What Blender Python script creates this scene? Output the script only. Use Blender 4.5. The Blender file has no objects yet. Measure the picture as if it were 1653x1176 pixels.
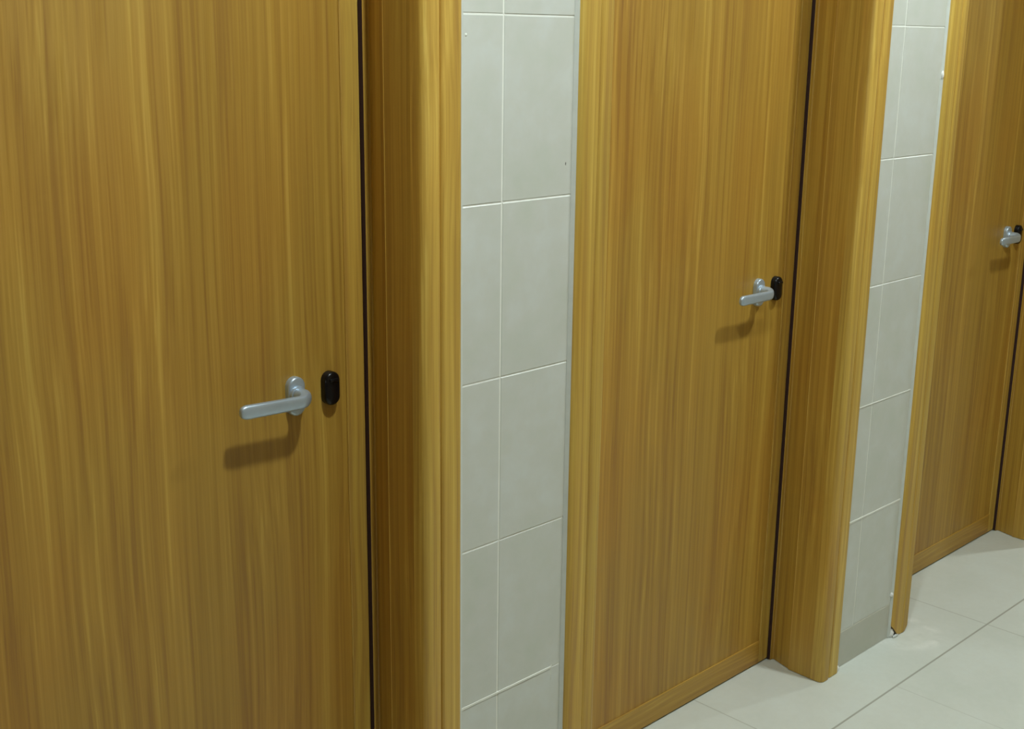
import bpy, bmesh, math, random
from mathutils import Vector, Matrix

random.seed(7)
SC = bpy.context.scene
COL = SC.collection

# ------------------------------------------------------------------ camera
cam_data = bpy.data.cameras.new('camera')
cam = bpy.data.objects.new('camera', cam_data)
COL.objects.link(cam)
FW = Vector((0.67985, 0.68856, -0.25237)); RT = Vector((0.71371, -0.70035, 0.01184)); UP = Vector((0.16860, 0.18817, 0.96756))
cam.matrix_world = Matrix(((RT.x, UP.x, -FW.x, -1.2803), (RT.y, UP.y, -FW.y, -1.4936), (RT.z, UP.z, -FW.z, 1.5662), (0, 0, 0, 1)))
cam_data.sensor_width = 36.0
cam_data.lens = 2025.9 / 1653 * 36.0
cam_data.clip_start = 0.02
SC.camera = cam

# ------------------------------------------------------------------ world and exposure
w = bpy.data.worlds.new('world'); SC.world = w; w.use_nodes = True
w.node_tree.nodes['Background'].inputs[0].default_value = (0.02, 0.02, 0.02, 1)
w.node_tree.nodes['Background'].inputs[1].default_value = 0.2
SC.view_settings.view_transform = 'Standard'
SC.view_settings.look = 'None'
SC.view_settings.gamma = 1.0
SC.view_settings.exposure = 0.0
SC.cycles.max_bounces = 10
SC.cycles.diffuse_bounces = 8
LAMP_COLOUR = (0.90, 1.0, 0.99)
LAMP_POWER = 23.7
CEIL = 2.62
LAMPS = [(-0.17, -0.74, 'round white ceiling downlight in front of the first cubicle door'),
         (1.475, -0.74, 'round white ceiling downlight in front of the second cubicle door'),
         (4.0, -0.74, 'added unseen fill downlight past the third cubicle door')]  # last lamp is added, to brighten the third door and right-hand floor

# ------------------------------------------------------------------ sizes (metres)
P = 1.3034          # pitch of the cubicles
D = 0.156           # door face behind the tile face
X0, X1, Y0, Y1 = -2.2, 5.4, -1.95, 0.0
LX = -0.892         # left casing is the right one mirrored:  x -> LX - x
HEAD = 2.10         # underside of the head jamb
ROWS = [1.6009 - 0.3 * i for i in range(5)]
ROWS = [2.5009, 2.2009, 1.9009] + ROWS + [0.1024]

# ------------------------------------------------------------------ helpers
def props(o, label=None, cat=None, group=None, kind=None):
    if label: o['label'] = label
    if cat: o['category'] = cat
    if group: o['group'] = group
    if kind: o['kind'] = kind
    return o

def empty(name, loc):
    o = bpy.data.objects.new(name, None); COL.objects.link(o); o.location = loc
    o.empty_display_size = 0.05
    return o

class MB:
    def __init__(self):
        self.bm = bmesh.new()
    def box(self, x0, x1, y0, y1, z0, z1, bev=0.0, seg=2):
        vs = [self.bm.verts.new((x, y, z)) for x in (x0, x1) for y in (y0, y1) for z in (z0, z1)]
        fs = [(0, 1, 3, 2), (4, 6, 7, 5), (0, 4, 5, 1), (2, 3, 7, 6), (0, 2, 6, 4), (1, 5, 7, 3)]
        faces = [self.bm.faces.new([vs[i] for i in f]) for f in fs]
        if bev:
            es = list({e for f in faces for e in f.edges})
            bmesh.ops.bevel(self.bm, geom=es, offset=bev, segments=seg, profile=0.5, affect='EDGES')
        return self
    def loft(self, rings, cap=True, mat=0):
        R = [[self.bm.verts.new(p) for p in r] for r in rings]
        n = len(R[0]); fs = []
        for a, b in zip(R, R[1:]):
            for i in range(n):
                fs.append(self.bm.faces.new((a[i], a[(i + 1) % n], b[(i + 1) % n], b[i])))
        if cap:
            fs += [self.bm.faces.new(R[0]), self.bm.faces.new(R[-1])]
        for f in fs: f.material_index = mat
        return self
    def prism_z(self, poly, z0, z1):
        return self.loft([[(x, y, z0) for x, y in poly], [(x, y, z1) for x, y in poly]])
    def prism_x(self, poly, x0, x1):   # poly in (z, y)
        return self.loft([[(x0, y, z) for z, y in poly], [(x1, y, z) for z, y in poly]])
    def build(self, name, mat, parent=None, smooth=False, loc=None):
        bmesh.ops.recalc_face_normals(self.bm, faces=self.bm.faces)
        me = bpy.data.meshes.new(name); self.bm.to_mesh(me); self.bm.free()
        for m in (mat if isinstance(mat, (list, tuple)) else [mat]): me.materials.append(m)
        o = bpy.data.objects.new(name, me); COL.objects.link(o)
        if smooth:
            for p in me.polygons: p.use_smooth = True
            try: me.set_sharp_from_angle(angle=math.radians(smooth if smooth is not True else 35))
            except Exception: pass
        if parent: o.parent = parent
        if loc: o.location = loc
        return o

# ------------------------------------------------------------------ materials
def new_mat(name):
    m = bpy.data.materials.new(name); m.use_nodes = True
    nt = m.node_tree; b = nt.nodes['Principled BSDF']
    return m, nt, b

def N(nt, t, **k):
    n = nt.nodes.new(t)
    for a, v in k.items(): setattr(n, a, v)
    return n

def noise(nt, vec, scale, detail=3.0, rough=0.55):
    n = N(nt, 'ShaderNodeTexNoise'); n.inputs['Scale'].default_value = scale
    n.inputs['Detail'].default_value = detail; n.inputs['Roughness'].default_value = rough
    nt.links.new(vec, n.inputs['Vector'])
    return n.outputs['Fac']

def math_n(nt, op, a, b=None, c=None):
    n = N(nt, 'ShaderNodeMath', operation=op)
    for i, v in enumerate((a, b, c)):
        if v is None: continue
        if isinstance(v, (int, float)): n.inputs[i].default_value = v
        else: nt.links.new(v, n.inputs[i])
    return n.outputs[0]

def ramp(nt, fac, stops):
    r = N(nt, 'ShaderNodeValToRGB'); e = r.color_ramp.elements
    while len(e) < len(stops): e.new(0.5)
    for i, (p, c) in enumerate(stops):
        e[i].position = p; e[i].color = (*c, 1)
    nt.links.new(fac, r.inputs[0])
    return r.outputs[0]

def maprange(nt, v, a, b, c, d):
    n = N(nt, 'ShaderNodeMapRange'); n.inputs[1].default_value = a; n.inputs[2].default_value = b
    n.inputs[3].default_value = c; n.inputs[4].default_value = d
    nt.links.new(v, n.inputs[0]); return n.outputs[0]

def wood(name, axis='Z', seed=0.0, rough=0.50, tint=(1, 1, 1)):
    m, nt, b = new_mat(name)
    tc = N(nt, 'ShaderNodeTexCoord')
    # slow sideways drift of the grain along its length
    dm = N(nt, 'ShaderNodeMapping'); ds = [4.0] * 3; ds['XYZ'.index(axis)] = 1.6; dm.inputs['Scale'].default_value = ds
    dm.inputs['Location'].default_value = (seed, seed * 0.3, seed * 0.7)
    nt.links.new(tc.outputs['Object'], dm.inputs['Vector'])
    drift = math_n(nt, 'MULTIPLY', math_n(nt, 'SUBTRACT', noise(nt, dm.outputs[0], 1.0, 1.0), 0.5), 0.032)
    va = N(nt, 'ShaderNodeVectorMath', operation='ADD'); cb = N(nt, 'ShaderNodeCombineXYZ')
    for k in range(3):
        if k != 'XYZ'.index(axis): nt.links.new(drift, cb.inputs[k])
    nt.links.new(tc.outputs['Object'], va.inputs[0]); nt.links.new(cb.outputs[0], va.inputs[1])
    def stretch(s_across, s_along, off):
        mp = N(nt, 'ShaderNodeMapping')
        sc = [s_across] * 3; sc['XYZ'.index(axis)] = s_along
        mp.inputs['Scale'].default_value = sc
        mp.inputs['Location'].default_value = (off + seed, off * 1.7 + seed, off * 0.6)
        nt.links.new(va.outputs[0], mp.inputs['Vector']); return mp.outputs[0]
    broad = noise(nt, stretch(27, 0.5, 3.1), 1.0, 2.0)       # ribbons a few cm wide
    mid = noise(nt, stretch(92, 0.8, 7.7), 1.0, 2.5)         # ribbons of the quartered veneer
    fine = noise(nt, stretch(330, 2.5, 1.3), 1.0, 2.0)        # pores
    blot = noise(nt, stretch(5.0, 2.0, 5.2), 1.0, 2.0)        # large tone shift
    v = math_n(nt, 'ADD', math_n(nt, 'MULTIPLY', broad, 0.24), math_n(nt, 'MULTIPLY', mid, 0.50))
    v = math_n(nt, 'ADD', v, math_n(nt, 'MULTIPLY', fine, 0.26))
    T = lambda c: tuple(x * y for x, y in zip(c, tint))
    col = ramp(nt, v, [(0.375, T((0.300, 0.151, 0.020))), (0.47, T((0.372, 0.205, 0.025))), (0.56, T((0.430, 0.247, 0.034))), (0.635, T((0.510, 0.318, 0.052)))])
    mx = N(nt, 'ShaderNodeMix', data_type='RGBA', blend_type='MULTIPLY')
    mx.inputs[0].default_value = 1.0
    nt.links.new(col, mx.inputs[6])
    nt.links.new(ramp(nt, blot, [(0.34, (1.02, 0.955, 0.84)), (0.60, (1.0, 1.03, 1.03))]), mx.inputs[7])
    nt.links.new(mx.outputs[2], b.inputs['Base Color'])
    nt.links.new(maprange(nt, fine, 0.3, 0.7, rough - 0.05, rough + 0.08), b.inputs['Roughness'])
    b.inputs['Specular IOR Level'].default_value = 0.65
    bp = N(nt, 'ShaderNodeBump'); bp.inputs['Strength'].default_value = 0.06; bp.inputs['Distance'].default_value = 0.0006
    nt.links.new(v, bp.inputs['Height']); nt.links.new(bp.outputs[0], b.inputs['Normal'])
    return m

def plain(name, col, rough=0.5, metal=0.0, spec=0.5):
    m, nt, b = new_mat(name)
    tc = N(nt, 'ShaderNodeTexCoord')
    f = noise(nt, tc.outputs['Object'], 40.0, 3.0)
    c = ramp(nt, f, [(0.3, tuple(x * 0.96 for x in col)), (0.7, tuple(min(1, x * 1.04) for x in col))])
    nt.links.new(c, b.inputs['Base Color'])
    nt.links.new(maprange(nt, f, 0.3, 0.7, rough * 0.93, rough * 1.07), b.inputs['Roughness'])
    b.inputs['Metallic'].default_value = metal; b.inputs['Specular IOR Level'].default_value = spec
    return m

def tile_mat(name='glazed_wall_tile', k=(1, 1, 1)):
    m, nt, b = new_mat(name)
    K = lambda c: tuple(x * y for x, y in zip(c, k))
    tc = N(nt, 'ShaderNodeTexCoord')
    f = noise(nt, tc.outputs['Object'], 7.0, 4.0, 0.6)
    g = noise(nt, tc.outputs['Object'], 23.0, 3.0, 0.5)
    v = math_n(nt, 'ADD', math_n(nt, 'MULTIPLY', f, 0.7), math_n(nt, 'MULTIPLY', g, 0.3))
    c = ramp(nt, v, [(0.34, K((0.555, 0.590, 0.525))), (0.5, K((0.590, 0.612, 0.565))), (0.64, K((0.615, 0.650, 0.620)))])
    nt.links.new(c, b.inputs['Base Color'])
    b.inputs['Roughness'].default_value = 0.32
    b.inputs['Specular IOR Level'].default_value = 0.4
    bp = N(nt, 'ShaderNodeBump'); bp.inputs['Strength'].default_value = 0.12; bp.inputs['Distance'].default_value = 0.002
    nt.links.new(f, bp.inputs['Height']); nt.links.new(bp.outputs[0], b.inputs['Normal'])
    return m

def floor_mat():
    m, nt, b = new_mat('matt_floor_tile')
    tc = N(nt, 'ShaderNodeTexCoord'); sp = N(nt, 'ShaderNodeSeparateXYZ')
    nt.links.new(tc.outputs['Object'], sp.inputs[0])
    T = 0.4636
    def line(v, off, T):
        u = math_n(nt, 'FRACT', math_n(nt, 'DIVIDE', math_n(nt, 'SUBTRACT', v, off - 20 * T), T))
        d = math_n(nt, 'MULTIPLY', math_n(nt, 'MINIMUM', u, math_n(nt, 'SUBTRACT', 1.0, u)), T)
        return d
    dy = line(sp.outputs[1], -0.1494, T)
    gx = maprange(nt, line(sp.outputs[0], 1.9184, 2 * T), 0.0010, 0.0024, 0.55, 0.0)
    gm = math_n(nt, 'MULTIPLY', maprange(nt, line(sp.outputs[0], 1.4167, 2 * T), 0.0010, 0.0024, 0.26, 0.0), math_n(nt, 'LESS_THAN', sp.outputs[1], -0.1494))
    gy = maprange(nt, dy, 0.0016, 0.0034, 0.85, 0.0)
    gr = math_n(nt, 'MAXIMUM', math_n(nt, 'MAXIMUM', gx, gm), gy)
    f = noise(nt, tc.outputs['Object'], 5.0, 4.0, 0.6)
    g = noise(nt, tc.outputs['Object'], 60.0, 3.0, 0.6)
    v = math_n(nt, 'ADD', math_n(nt, 'MULTIPLY', f, 0.75), math_n(nt, 'MULTIPLY', g, 0.25))
    base = ramp(nt, v, [(0.33, (0.570, 0.610, 0.555)), (0.5, (0.605, 0.640, 0.590)), (0.66, (0.630, 0.675, 0.630))])
    # dried white grout haze wiped in arcs round the foot of the third casing
    px = math_n(nt, 'SUBTRACT', sp.outputs[0], 1.70); py = math_n(nt, 'SUBTRACT', sp.outputs[1], -0.015)
    rr = math_n(nt, 'SQRT', math_n(nt, 'ADD', math_n(nt, 'MULTIPLY', px, px), math_n(nt, 'MULTIPLY', py, py)))
    ring = math_n(nt, 'MULTIPLY', maprange(nt, math_n(nt, 'ABSOLUTE', math_n(nt, 'SUBTRACT', rr, 0.085)), 0.0, 0.03, 1.0, 0.0),
                  maprange(nt, noise(nt, tc.outputs['Object'], 16.0, 3.0, 0.6), 0.40, 0.62, 0.0, 1.0))
    sweep = math_n(nt, 'MULTIPLY', maprange(nt, rr, 0.0, 0.16, 0.55, 0.0), maprange(nt, noise(nt, tc.outputs['Object'], 22.0, 2.0, 0.5), 0.38, 0.62, 0.0, 1.0))
    haze = math_n(nt, 'MULTIPLY', math_n(nt, 'MAXIMUM', ring, sweep), 0.6)
    m1 = N(nt, 'ShaderNodeMix', data_type='RGBA'); nt.links.new(haze, m1.inputs[0]); nt.links.new(base, m1.inputs[6])
    m1.inputs[7].default_value = (0.82, 0.84, 0.80, 1)
    m2 = N(nt, 'ShaderNodeMix', data_type='RGBA'); nt.links.new(gr, m2.inputs[0]); nt.links.new(m1.outputs[2], m2.inputs[6])
    m2.inputs[7].default_value = (0.31, 0.315, 0.265, 1)
    nt.links.new(m2.outputs[2], b.inputs['Base Color'])
    b.inputs['Roughness'].default_value = 0.42; b.inputs['Specular IOR Level'].default_value = 0.35
    bp = N(nt, 'ShaderNodeBump'); bp.inputs['Strength'].default_value = 0.3; bp.inputs['Distance'].default_value = 0.001; bp.invert = True
    nt.links.new(gr, bp.inputs['Height']); nt.links.new(bp.outputs[0], b.inputs['Normal'])
    return m

def emit_mat(name, col, power_w, area):
    m, nt, b = new_mat(name)
    b.inputs['Base Color'].default_value = (0.8, 0.8, 0.8, 1)
    b.inputs['Emission Color'].default_value = (*col, 1)
    b.inputs['Emission Strength'].default_value = power_w / (math.pi * area)
    return m

M_TILE = tile_mat()
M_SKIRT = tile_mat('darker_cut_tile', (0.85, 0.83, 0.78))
M_GROUT = plain('white_grout', (0.80, 0.82, 0.76), 0.8, spec=0.2)
M_FLOOR = floor_mat()
M_BEIGE = plain('warm_beige_tile', (0.34, 0.25, 0.15), 0.6, spec=0.3)
M_PAINT = plain('white_paint', (0.74, 0.75, 0.72), 0.7, spec=0.2)
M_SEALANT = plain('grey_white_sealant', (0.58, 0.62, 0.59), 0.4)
M_CAULK = plain('white_caulk', (0.80, 0.81, 0.79), 0.5)
M_GAP = plain('dark_gap_shade', (0.030, 0.012, 0.010), 0.7, spec=0.25)
M_ALU = plain('satin_silver_aluminium', (0.48, 0.585, 0.69), 0.36, metal=0.6)
M_BLACK = plain('glossy_black_plastic', (0.004, 0.004, 0.005), 0.25, spec=0.32)
M_VENEER = wood('veneer_upright_grain', 'Z', 0.0)
M_SOLID = wood('solid_wood_upright_grain', 'Z', 11.3, tint=(1.30, 1.48, 1.95))
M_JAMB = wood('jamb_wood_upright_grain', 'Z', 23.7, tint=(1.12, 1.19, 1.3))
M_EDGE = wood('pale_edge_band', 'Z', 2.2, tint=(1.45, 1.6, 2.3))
M_RAIL = wood('solid_wood_level_grain', 'X', 4.9)

# ------------------------------------------------------------------ room shell
fl = MB().box(X0 - 0.2, X1 + 0.2, Y0 - 0.2, 0.9, -0.1, 0.0).build('floor', M_FLOOR)
props(fl, 'pale grey tiled floor along the row of cubicle doors', 'floor', kind='structure')
ce = MB().box(X0 - 0.2, X1 + 0.2, Y0 - 0.2, 0.9, CEIL, CEIL + 0.1).build('ceiling', M_PAINT)
props(ce, 'plain white ceiling over the washroom corridor', 'ceiling', kind='structure')

def tiles(b, x_edges, z_edges, t=0.0009, gap=0.0022, gx=0.0034, bev=0.0011, bx=0.0007):
    """Bevelled tile faces on the plane y = 0 (they look towards -y)."""
    for xa, xb in zip(x_edges, x_edges[1:]):
        for za, zb in zip(z_edges, z_edges[1:]):
            if xb - xa < 0.006 or zb - za < 0.006: continue
            h = gap / 2; g = gx / 2; f0 = len(b.bm.faces)
            o = [(xa + g, za + h), (xb - g, za + h), (xb - g, zb - h), (xa + g, zb - h)]
            i = [(xa + g + bx, za + h + bev), (xb - g - bx, za + h + bev), (xb - g - bx, zb - h - bev), (xa + g + bx, zb - h - bev)]
            tilt = random.uniform(-0.0002, 0.0002)
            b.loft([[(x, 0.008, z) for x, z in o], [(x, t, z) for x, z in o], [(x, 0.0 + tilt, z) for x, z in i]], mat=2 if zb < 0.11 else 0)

# hole in the wall for each cubicle
holes = [(j * P + LX + 0.0145 - 0.032, j * P - 0.0145 + 0.032) for j in range(3)]
solid = [(X0, holes[0][0]), (holes[0][1], holes[1][0]), (holes[1][1], holes[2][0]), (holes[2][1], X1)]
grid = [None, 0.1668, 1.4476, None]
zed = [0.0] + sorted(ROWS) + [CEIL]
b = MB()
for (xa, xb), g in zip(solid, grid):
    if g is None: g = xa + 0.13
    k0 = math.ceil((xa - g) / 0.2 + 0.02); xs = [xa]
    x = g + k0 * 0.2
    while x < xb - 0.004:
        xs.append(x); x += 0.2
    xs.append(xb)
    tiles(b, xs, zed[1:])
    tiles(b, [xa, xb], zed[:2])
for xa, xb in holes:
    xs = [xa]; x = xa + 0.11
    while x < xb - 0.01:
        xs.append(x); x += 0.2
    xs.append(xb)
    tiles(b, xs, [HEAD + 0.032] + [z for z in sorted(ROWS) if z > HEAD + 0.05] + [CEIL])
n_tile = len(b.bm.faces)
for xa, xb in solid: b.box(xa, xb, 0.0009, 0.20, 0.0, CEIL)
for xa, xb in holes: b.box(xa, xb, 0.0009, 0.20, HEAD + 0.03, CEIL)
b.bm.faces.ensure_lookup_table()
for f in b.bm.faces[n_tile:]: f.material_index = 1
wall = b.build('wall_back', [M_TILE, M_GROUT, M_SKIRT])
props(wall, 'grey-white tiled wall with the cubicle doors set into it', 'wall', kind='structure')

# thick white grout lines and blobs that stand out on the tiles
def grout_run(x0, x1, z, h, drip=None):
    m = MB()
    n = 16; rings = []
    for k in range(n + 1):
        x = x0 + (x1 - x0) * k / n
        hh = h * (0.85 + 0.3 * random.random()) / 2
        rings.append([(x, 0.002, z - hh), (x, -0.0009, z - hh * 0.7), (x, -0.0009, z + hh * 0.7), (x, 0.002, z + hh)])
    m.loft(rings)
    if drip: m.loft([[(drip - a, 0.002, zz), (drip, -0.001, zz), (drip + a, 0.002, zz)] for a, zz in ((0.0035, z + h * 0.7), (0.0036, z - 0.005), (0.0022, z - 0.02), (0.0008, z - 0.027))])
    return m.build('grout_line', M_GROUT, wall)
grout_run(0.073, 0.3105, 0.4009, 0.0058, drip=0.3090)
grout_run(1.374, 1.640, 0.4009, 0.0062)
grout_run(1.374, 1.640, 0.7009, 0.0034)

def blob(name, mat, parent, loc, s, sub=2):
    m = MB(); bmesh.ops.create_icosphere(m.bm, subdivisions=sub, radius=1.0)
    for v in m.bm.verts:
        k = 1 + random.uniform(-0.14, 0.14)
        v.co = Vector((v.co.x * s[0] * k, v.co.y * s[1] * k, v.co.z * s[2] * k))
    return m.build(name, mat, parent, smooth=60, loc=loc)
blob('grout_speck', M_GROUT, wall, (0.0846, 0.0, 1.5687), (0.0022, 0.0014, 0.0028))
blob('tile_chip', plain('dark_chip', (0.10, 0.09, 0.07), 0.8), wall, (0.3187, 0.0002, 1.3556), (0.0012, 0.0007, 0.003))
blob('caulk_lump', M_CAULK, wall, (1.641, -0.002, 1.490), (0.0035, 0.0045, 0.010))
blob('caulk_lump', M_CAULK, wall, (1.638, -0.001, 0.128), (0.006, 0.005, 0.007))

b = MB(); b.box(X0, X1, Y0 - 0.1, Y0, 0.0, CEIL)
wf = b.build('wall_front', M_BEIGE); props(wf, 'tiled wall facing the row of cubicle doors', 'wall', kind='structure')
b = MB(); b.box(X0 - 0.1, X0, Y0 - 0.1, 0.2, 0.0, CEIL)
wl = b.build('wall_left', M_BEIGE); props(wl, 'tiled end wall beside the first cubicle', 'wall', kind='structure')
b = MB(); b.box(X1, X1 + 0.1, Y0 - 0.1, 0.2, 0.0, CEIL)
wr = b.build('wall_right', M_BEIGE); props(wr, 'tiled end wall past the third cubicle', 'wall', kind='structure')

# ------------------------------------------------------------------ door frames
def arc(cx, cy, rx, ry, a0, a1, n):
    return [(cx + rx * math.cos(math.radians(a0 + (a1 - a0) * k / n)), cy + ry * math.sin(math.radians(a0 + (a1 - a0) * k / n))) for k in range(n + 1)]

# plan of the right-hand casing: rounded inner bead, groove, flatter outer moulding
def casing(g):      # g: how deep the groove is cut
    return ([(-0.0145, 0.018)] + arc(-0.0005, -0.0015, 0.0140, 0.0125, 180, 270, 8)
          + [(0.006, -0.0143), (0.012, -0.0140)] + arc(0.0125, -0.0140 + 0.9 * g, 0.0085, 0.9 * g, 270, 352, 6)
          + [(0.0216, -0.0142 + g), (0.0226, -0.0142 + g)] + arc(0.0290, -0.0125 + 0.75 * g, 0.0058, 0.75 * g, 180, 270, 5)
          + [(0.045, -0.0125)] + arc(0.0580, -0.0015, 0.0120, 0.0110, 270, 360, 7)
          + [(0.0700, 0.0), (0.0660, 0.0012), (0.0175, 0.0012), (0.0175, 0.018)])
CASING, CASING_SOFT = casing(0.0068), casing(0.0022)
CAS_TOP = HEAD + 0.084
# lining board next to the casing, then the jamb set back from it, with a stop strip against the door
LINING = [(-0.0145, 0.018), (0.0100, 0.018), (0.0100, 0.0856), (-0.0120, 0.0856), (-0.0127, 0.0853), (-0.0130, 0.0846)]
JAMB = ([(-0.0104, 0.0850), (0.0175, 0.0850), (0.0175, 0.200), (0.0100, 0.200), (0.0100, 0.1535), (-0.0036, 0.1535), (-0.0042, 0.1468), (-0.0036, 0.1462)]
        + [(0.0000, 0.1458), (0.0045, 0.1451), (0.0058, 0.1430), (0.0054, 0.1390)])
GAP_STRIP = [(-0.0040, 0.1470), (0.0020, 0.1470), (0.0020, 0.1553), (-0.0030, 0.1556), (-0.0066, 0.1552), (-0.0060, 0.1510)]  # dark strip standing in for the shadowed gap between jamb and door
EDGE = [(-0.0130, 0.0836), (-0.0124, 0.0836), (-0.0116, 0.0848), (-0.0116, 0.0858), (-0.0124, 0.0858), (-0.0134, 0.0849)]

frames = [
    ('trim_1', 'honey-brown wooden frame round the first cubicle door, dark reveal beside its black lock', -1),
    ('trim_2', 'honey-brown wooden frame of the middle cubicle door, between two tiled strips', 0),
    ('trim_3', 'honey-brown wooden frame of the far cubicle door, its rounded white-caulked foot on the floor', 1)]
def make_frame(name, j):
    t = empty(name, (j * P, 0, 0))
    mir = lambda poly: [(LX - x, y) for x, y in poly]
    for side in (0, 1):
        f = mir if side == 0 else (lambda q: q)
        zb = 0.0015
        c = f(CASING if side else CASING_SOFT)
        foot = [zb] * len(c)
        if side == 0 and j == 2:        # this foot was cut round
            xo = LX - 0.0700
            foot = [zb + 0.034 * max(0, 1 - (x - xo) / 0.036) ** 2 + 0.026 * max(0, (x - xo - 0.046) / 0.038) ** 2 for x, y in c]
        MB().loft([[(x, y, z) for (x, y), z in zip(c, foot)], [(x, y, CAS_TOP) for x, y in c]]).build('casing', M_SOLID, t, smooth=28)
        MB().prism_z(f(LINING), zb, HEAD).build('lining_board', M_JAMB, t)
        MB().prism_z(f(EDGE), zb, HEAD).build('edge_band', M_EDGE, t)
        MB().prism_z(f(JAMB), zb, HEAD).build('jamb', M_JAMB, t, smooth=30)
        MB().prism_z(f(GAP_STRIP), zb + 0.001, HEAD).build('gap_shade_strip', M_GAP, t)
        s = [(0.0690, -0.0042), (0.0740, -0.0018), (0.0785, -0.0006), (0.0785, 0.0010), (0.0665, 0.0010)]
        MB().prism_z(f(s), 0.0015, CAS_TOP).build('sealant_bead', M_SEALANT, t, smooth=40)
    # head: the same sections turned over the opening
    zf = lambda poly: [(HEAD - 0.0005 + (x + 0.0145), y) for x, y in poly]
    MB().prism_x(zf(CASING), LX + 0.0145, -0.0145).build('head_casing', M_RAIL, t, smooth=28)
    MB().prism_x(zf(LINING), LX + 0.0145, -0.0145).build('head_lining', M_RAIL, t)
    MB().prism_x(zf(JAMB), LX - 0.0055, 0.0055).build('head_jamb', M_RAIL, t)
    return t
T = []
for (nm, lab, _), j in zip(frames, range(3)):
    T.append(props(make_frame(nm, j), lab, 'door frame', kind='structure'))
# the third frame's near foot is bedded in white caulk
xo = LX - 0.070
blob('caulk_lump', M_CAULK, T[2], (xo + 0.007, -0.004, 0.012), (0.007, 0.006, 0.014))
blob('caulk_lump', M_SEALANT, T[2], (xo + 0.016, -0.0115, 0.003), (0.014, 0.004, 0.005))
blob('caulk_lump', M_CAULK, T[1], (0.073, -0.004, 0.006), (0.008, 0.006, 0.010))
# line of white caulk where the tile strip meets the floor
m = MB(); rings = []
for k in range(25):
    x = 1.376 + (1.636 - 1.376) * k / 24; a = 0.003 * (0.7 + 0.6 * random.random())
    rings.append([(x, 0.002, 0.0), (x, -a * 1.4, 0.0), (x, -a * 0.5, a * 0.25), (x, 0.002, a * 0.6)])
m.loft(rings).build('caulk_bead', M_FLOOR, wall, smooth=50)

# ------------------------------------------------------------------ doors
def stadium(cx, cz, w, h, n=10):
    r = w / 2; s = h / 2 - r; pts = []
    for k in range(n + 1):
        a = math.pi * k / n; pts.append((cx + r * math.cos(a), cz + s + r * math.sin(a)))
    for k in range(n + 1):
        a = math.pi + math.pi * k / n; pts.append((cx + r * math.cos(a), cz - s + r * math.sin(a)))
    return pts

def plate(cx, cz, w, h, y_back, t, edge, dome=0.0):
    """Rounded upright plate standing off the door towards -y."""
    m = MB(); rings = [[(x, y_back, z) for x, z in stadium(cx, cz, w, h)]]
    n = 6
    for k in range(n + 1):
        a = math.pi / 2 * k / n
        ins = edge * (1 - math.cos(a)); y = y_back - (t - edge) - edge * math.sin(a)
        rings.append([(x, y, z) for x, z in stadium(cx, cz, w - 2 * ins, h - 2 * ins)])
    if dome:
        for q, dy in ((0.65, 0.6), (0.3, 1.0)):
            rings.append([(x, y_back - t - dome * dy, z) for x, z in stadium(cx, cz, (w - 2 * edge) * q, (h - 2 * edge) * q + (1 - q) * (h - w) * 0.6)])
    m.loft(rings); return m

HX, HZ = -0.150, 1.0000       # axis of the lever
def lever_mesh(tilt):
    """Round neck that swells into a bend and runs on as a flat bar with rounded edges."""
    m = MB(); rings = []
    yo = D - 0.0425                                # centre line of the bar
    path = []                                      # (x, y, angle of the section, half depth, half height, squareness)
    for y, r in ((D - 0.006, 0.0124), (D - 0.015, 0.0122), (D - 0.020, 0.0122)): path.append((HX, y, 0.0, r, r, 2.0, 0.0))
    R = 0.0180
    for k in range(1, 11):
        a = math.pi / 2 * k / 10; u = k / 10; e = u * u * (3 - 2 * u)
        path.append((HX - R * (1 - math.cos(a)), D - 0.0245 - R * math.sin(a), a, 0.0122 - 0.0062 * e, 0.0124 - 0.0018 * e, 2.0 + 1.4 * e, -0.0040 * e))
    B = -0.0040
    for x in (0.040, 0.070, 0.100, 0.118): path.append((HX - x, yo, math.pi / 2, 0.0060, 0.0106 + 0.006 * x, 3.4, B))
    for x, k in ((0.1225, 0.93), (0.1262, 0.78), (0.1285, 0.55), (0.1295, 0.25)):
        path.append((HX - x, yo, math.pi / 2, 0.0060 * (0.35 + 0.65 * k), 0.0113 * k, 3.0, B))
    for x, y, a, hd, hh, sq, dz in path:
        ring = []
        for q in range(24):
            th = 2 * math.pi * q / 24; c, s = math.cos(th), math.sin(th)
            u = hd * math.copysign(abs(c) ** (2 / sq), c); v = hh * math.copysign(abs(s) ** (2 / sq), s)
            # section plane is turned by a about z; u lies in the plan, v is up
            ring.append((x + u * math.cos(a), y - u * math.sin(a), HZ + dz + v + tilt * (HX - x)))
        rings.append(ring)
    m.loft(rings); return m

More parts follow.
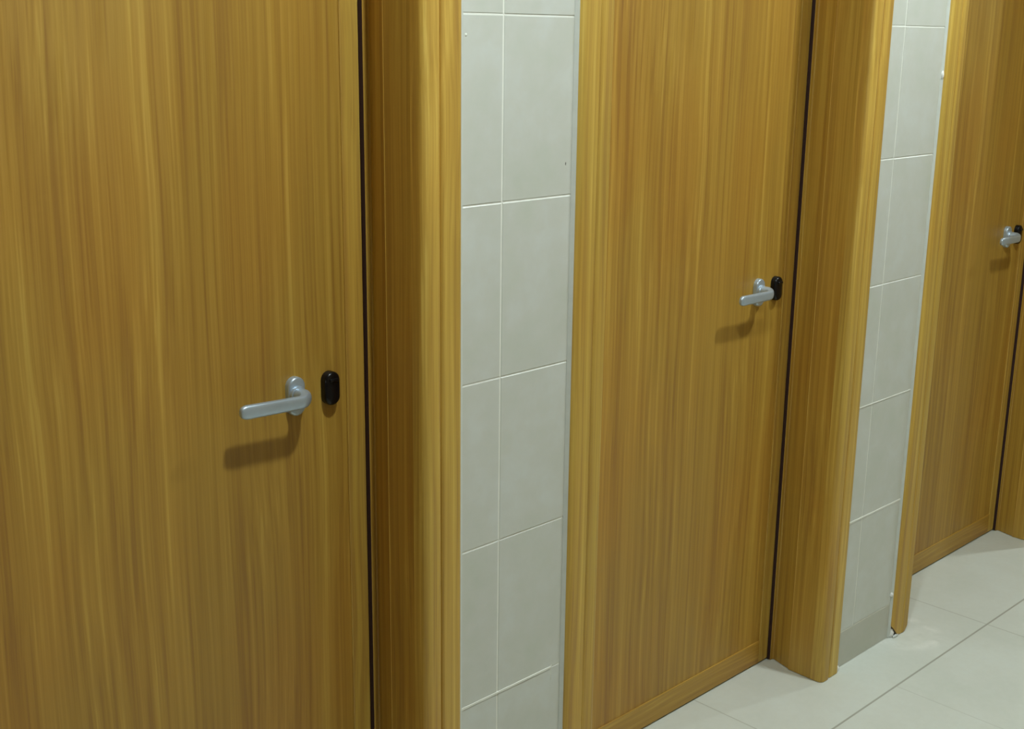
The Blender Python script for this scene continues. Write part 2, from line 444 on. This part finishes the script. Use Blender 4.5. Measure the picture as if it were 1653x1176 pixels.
DL, DR, DZ0, DZ1 = LX + 0.002, 0.006, 0.004, HEAD - 0.004
def make_door(name, j):
    d = empty(name, (j * P, 0, 0))
    ST = 0.0428
    MB().box(DL + 0.03, DR - 0.03, D + 0.0030, D + 0.040, DZ0 + 0.03, DZ1 - 0.03).build('panel', M_VENEER, d)
    MB().box(-ST, DR, D, D + 0.042, DZ0, DZ1, 0.0016, 2).build('edge_stile', M_SOLID, d)
    MB().box(DL, LX + ST, D, D + 0.042, DZ0, DZ1, 0.0016, 2).build('edge_stile', M_SOLID, d)
    MB().box(LX + ST, -ST, D, D + 0.042, DZ0, 0.066, 0.0016, 2).build('bottom_rail', M_RAIL, d)
    MB().box(LX + ST, -ST, D, D + 0.042, DZ1 - 0.062, DZ1, 0.0016, 2).build('top_rail', M_RAIL, d)
    h = plate(-0.1490, 0.9955, 0.0325, 0.0655, D + 0.004, 0.0125, 0.0040).build('handle_plate', M_ALU, d, smooth=40)
    h['label'] = 'silver rounded plate behind the lever'
    l = lever_mesh((0.040, 0.014, 0.014)[j]).build('lever_handle', M_ALU, d, smooth=50); l['label'] = 'silver lever handle'
    MB().loft([[(HX + r * math.cos(a), y, HZ + r * math.sin(a)) for a in [2 * math.pi * q / 28 for q in range(28)]]
               for r, y in ((0.0142, D - 0.006), (0.0142, D - 0.0125), (0.0134, D - 0.0138), (0.0118, D - 0.0142))]).build('collar', M_ALU, l, smooth=40)
    k = plate(-0.0795, 0.9965, 0.0305, 0.0580, D + 0.004, 0.0165, 0.006, 0.0012).build('turn_lock', M_BLACK, d, smooth=40); k['label'] = 'glossy black turn lock'
    # flat grip that sticks out of the lock's face
    g = MB(); g.box(-0.0880, -0.0710, D - 0.0165, D - 0.0100, 1.0085, 1.0150, 0.0024, 3)
    g.build('thumb_turn', M_BLACK, k, smooth=50)
    return d

door_labels = [
    'honey-brown wood cubicle door filling the near end of the row, silver lever at mid height',
    'honey-brown wood cubicle door between the two grey-white tiled strips',
    'honey-brown wood cubicle door at the far end, cut off beside its handle']
for j in range(3):
    props(make_door('door_%d' % (j + 1), j), door_labels[j], 'door', kind='structure')

# ------------------------------------------------------------------ lamps
def disc(r, n=40): return [(r * math.cos(2 * math.pi * k / n), r * math.sin(2 * math.pi * k / n)) for k in range(n)]
LR = 0.065
M_LAMP = emit_mat('lit_diffuser', LAMP_COLOUR, LAMP_POWER, math.pi * LR * LR)
M_RING = plain('white_lamp_ring', (0.8, 0.8, 0.8), 0.4)
for x, y, lab in LAMPS:
    t = empty('ceiling_downlight', (x, y, CEIL))
    props(t, lab, 'lamp', 'ceiling downlights')
    MB().loft([[(px, py, z) for px, py in disc(r)] for r, z in ((LR + 0.001, 0.0), (LR + 0.022, 0.0), (LR + 0.020, -0.008), (LR + 0.010, -0.012), (LR + 0.001, -0.010), (LR + 0.001, 0.0))], cap=False).build('trim_ring', M_RING, t, smooth=40)
    MB().loft([[(px, py, z) for px, py in disc(r)] for r, z in ((LR, -0.001), (LR, -0.006))]).build('diffuser', M_LAMP, t)
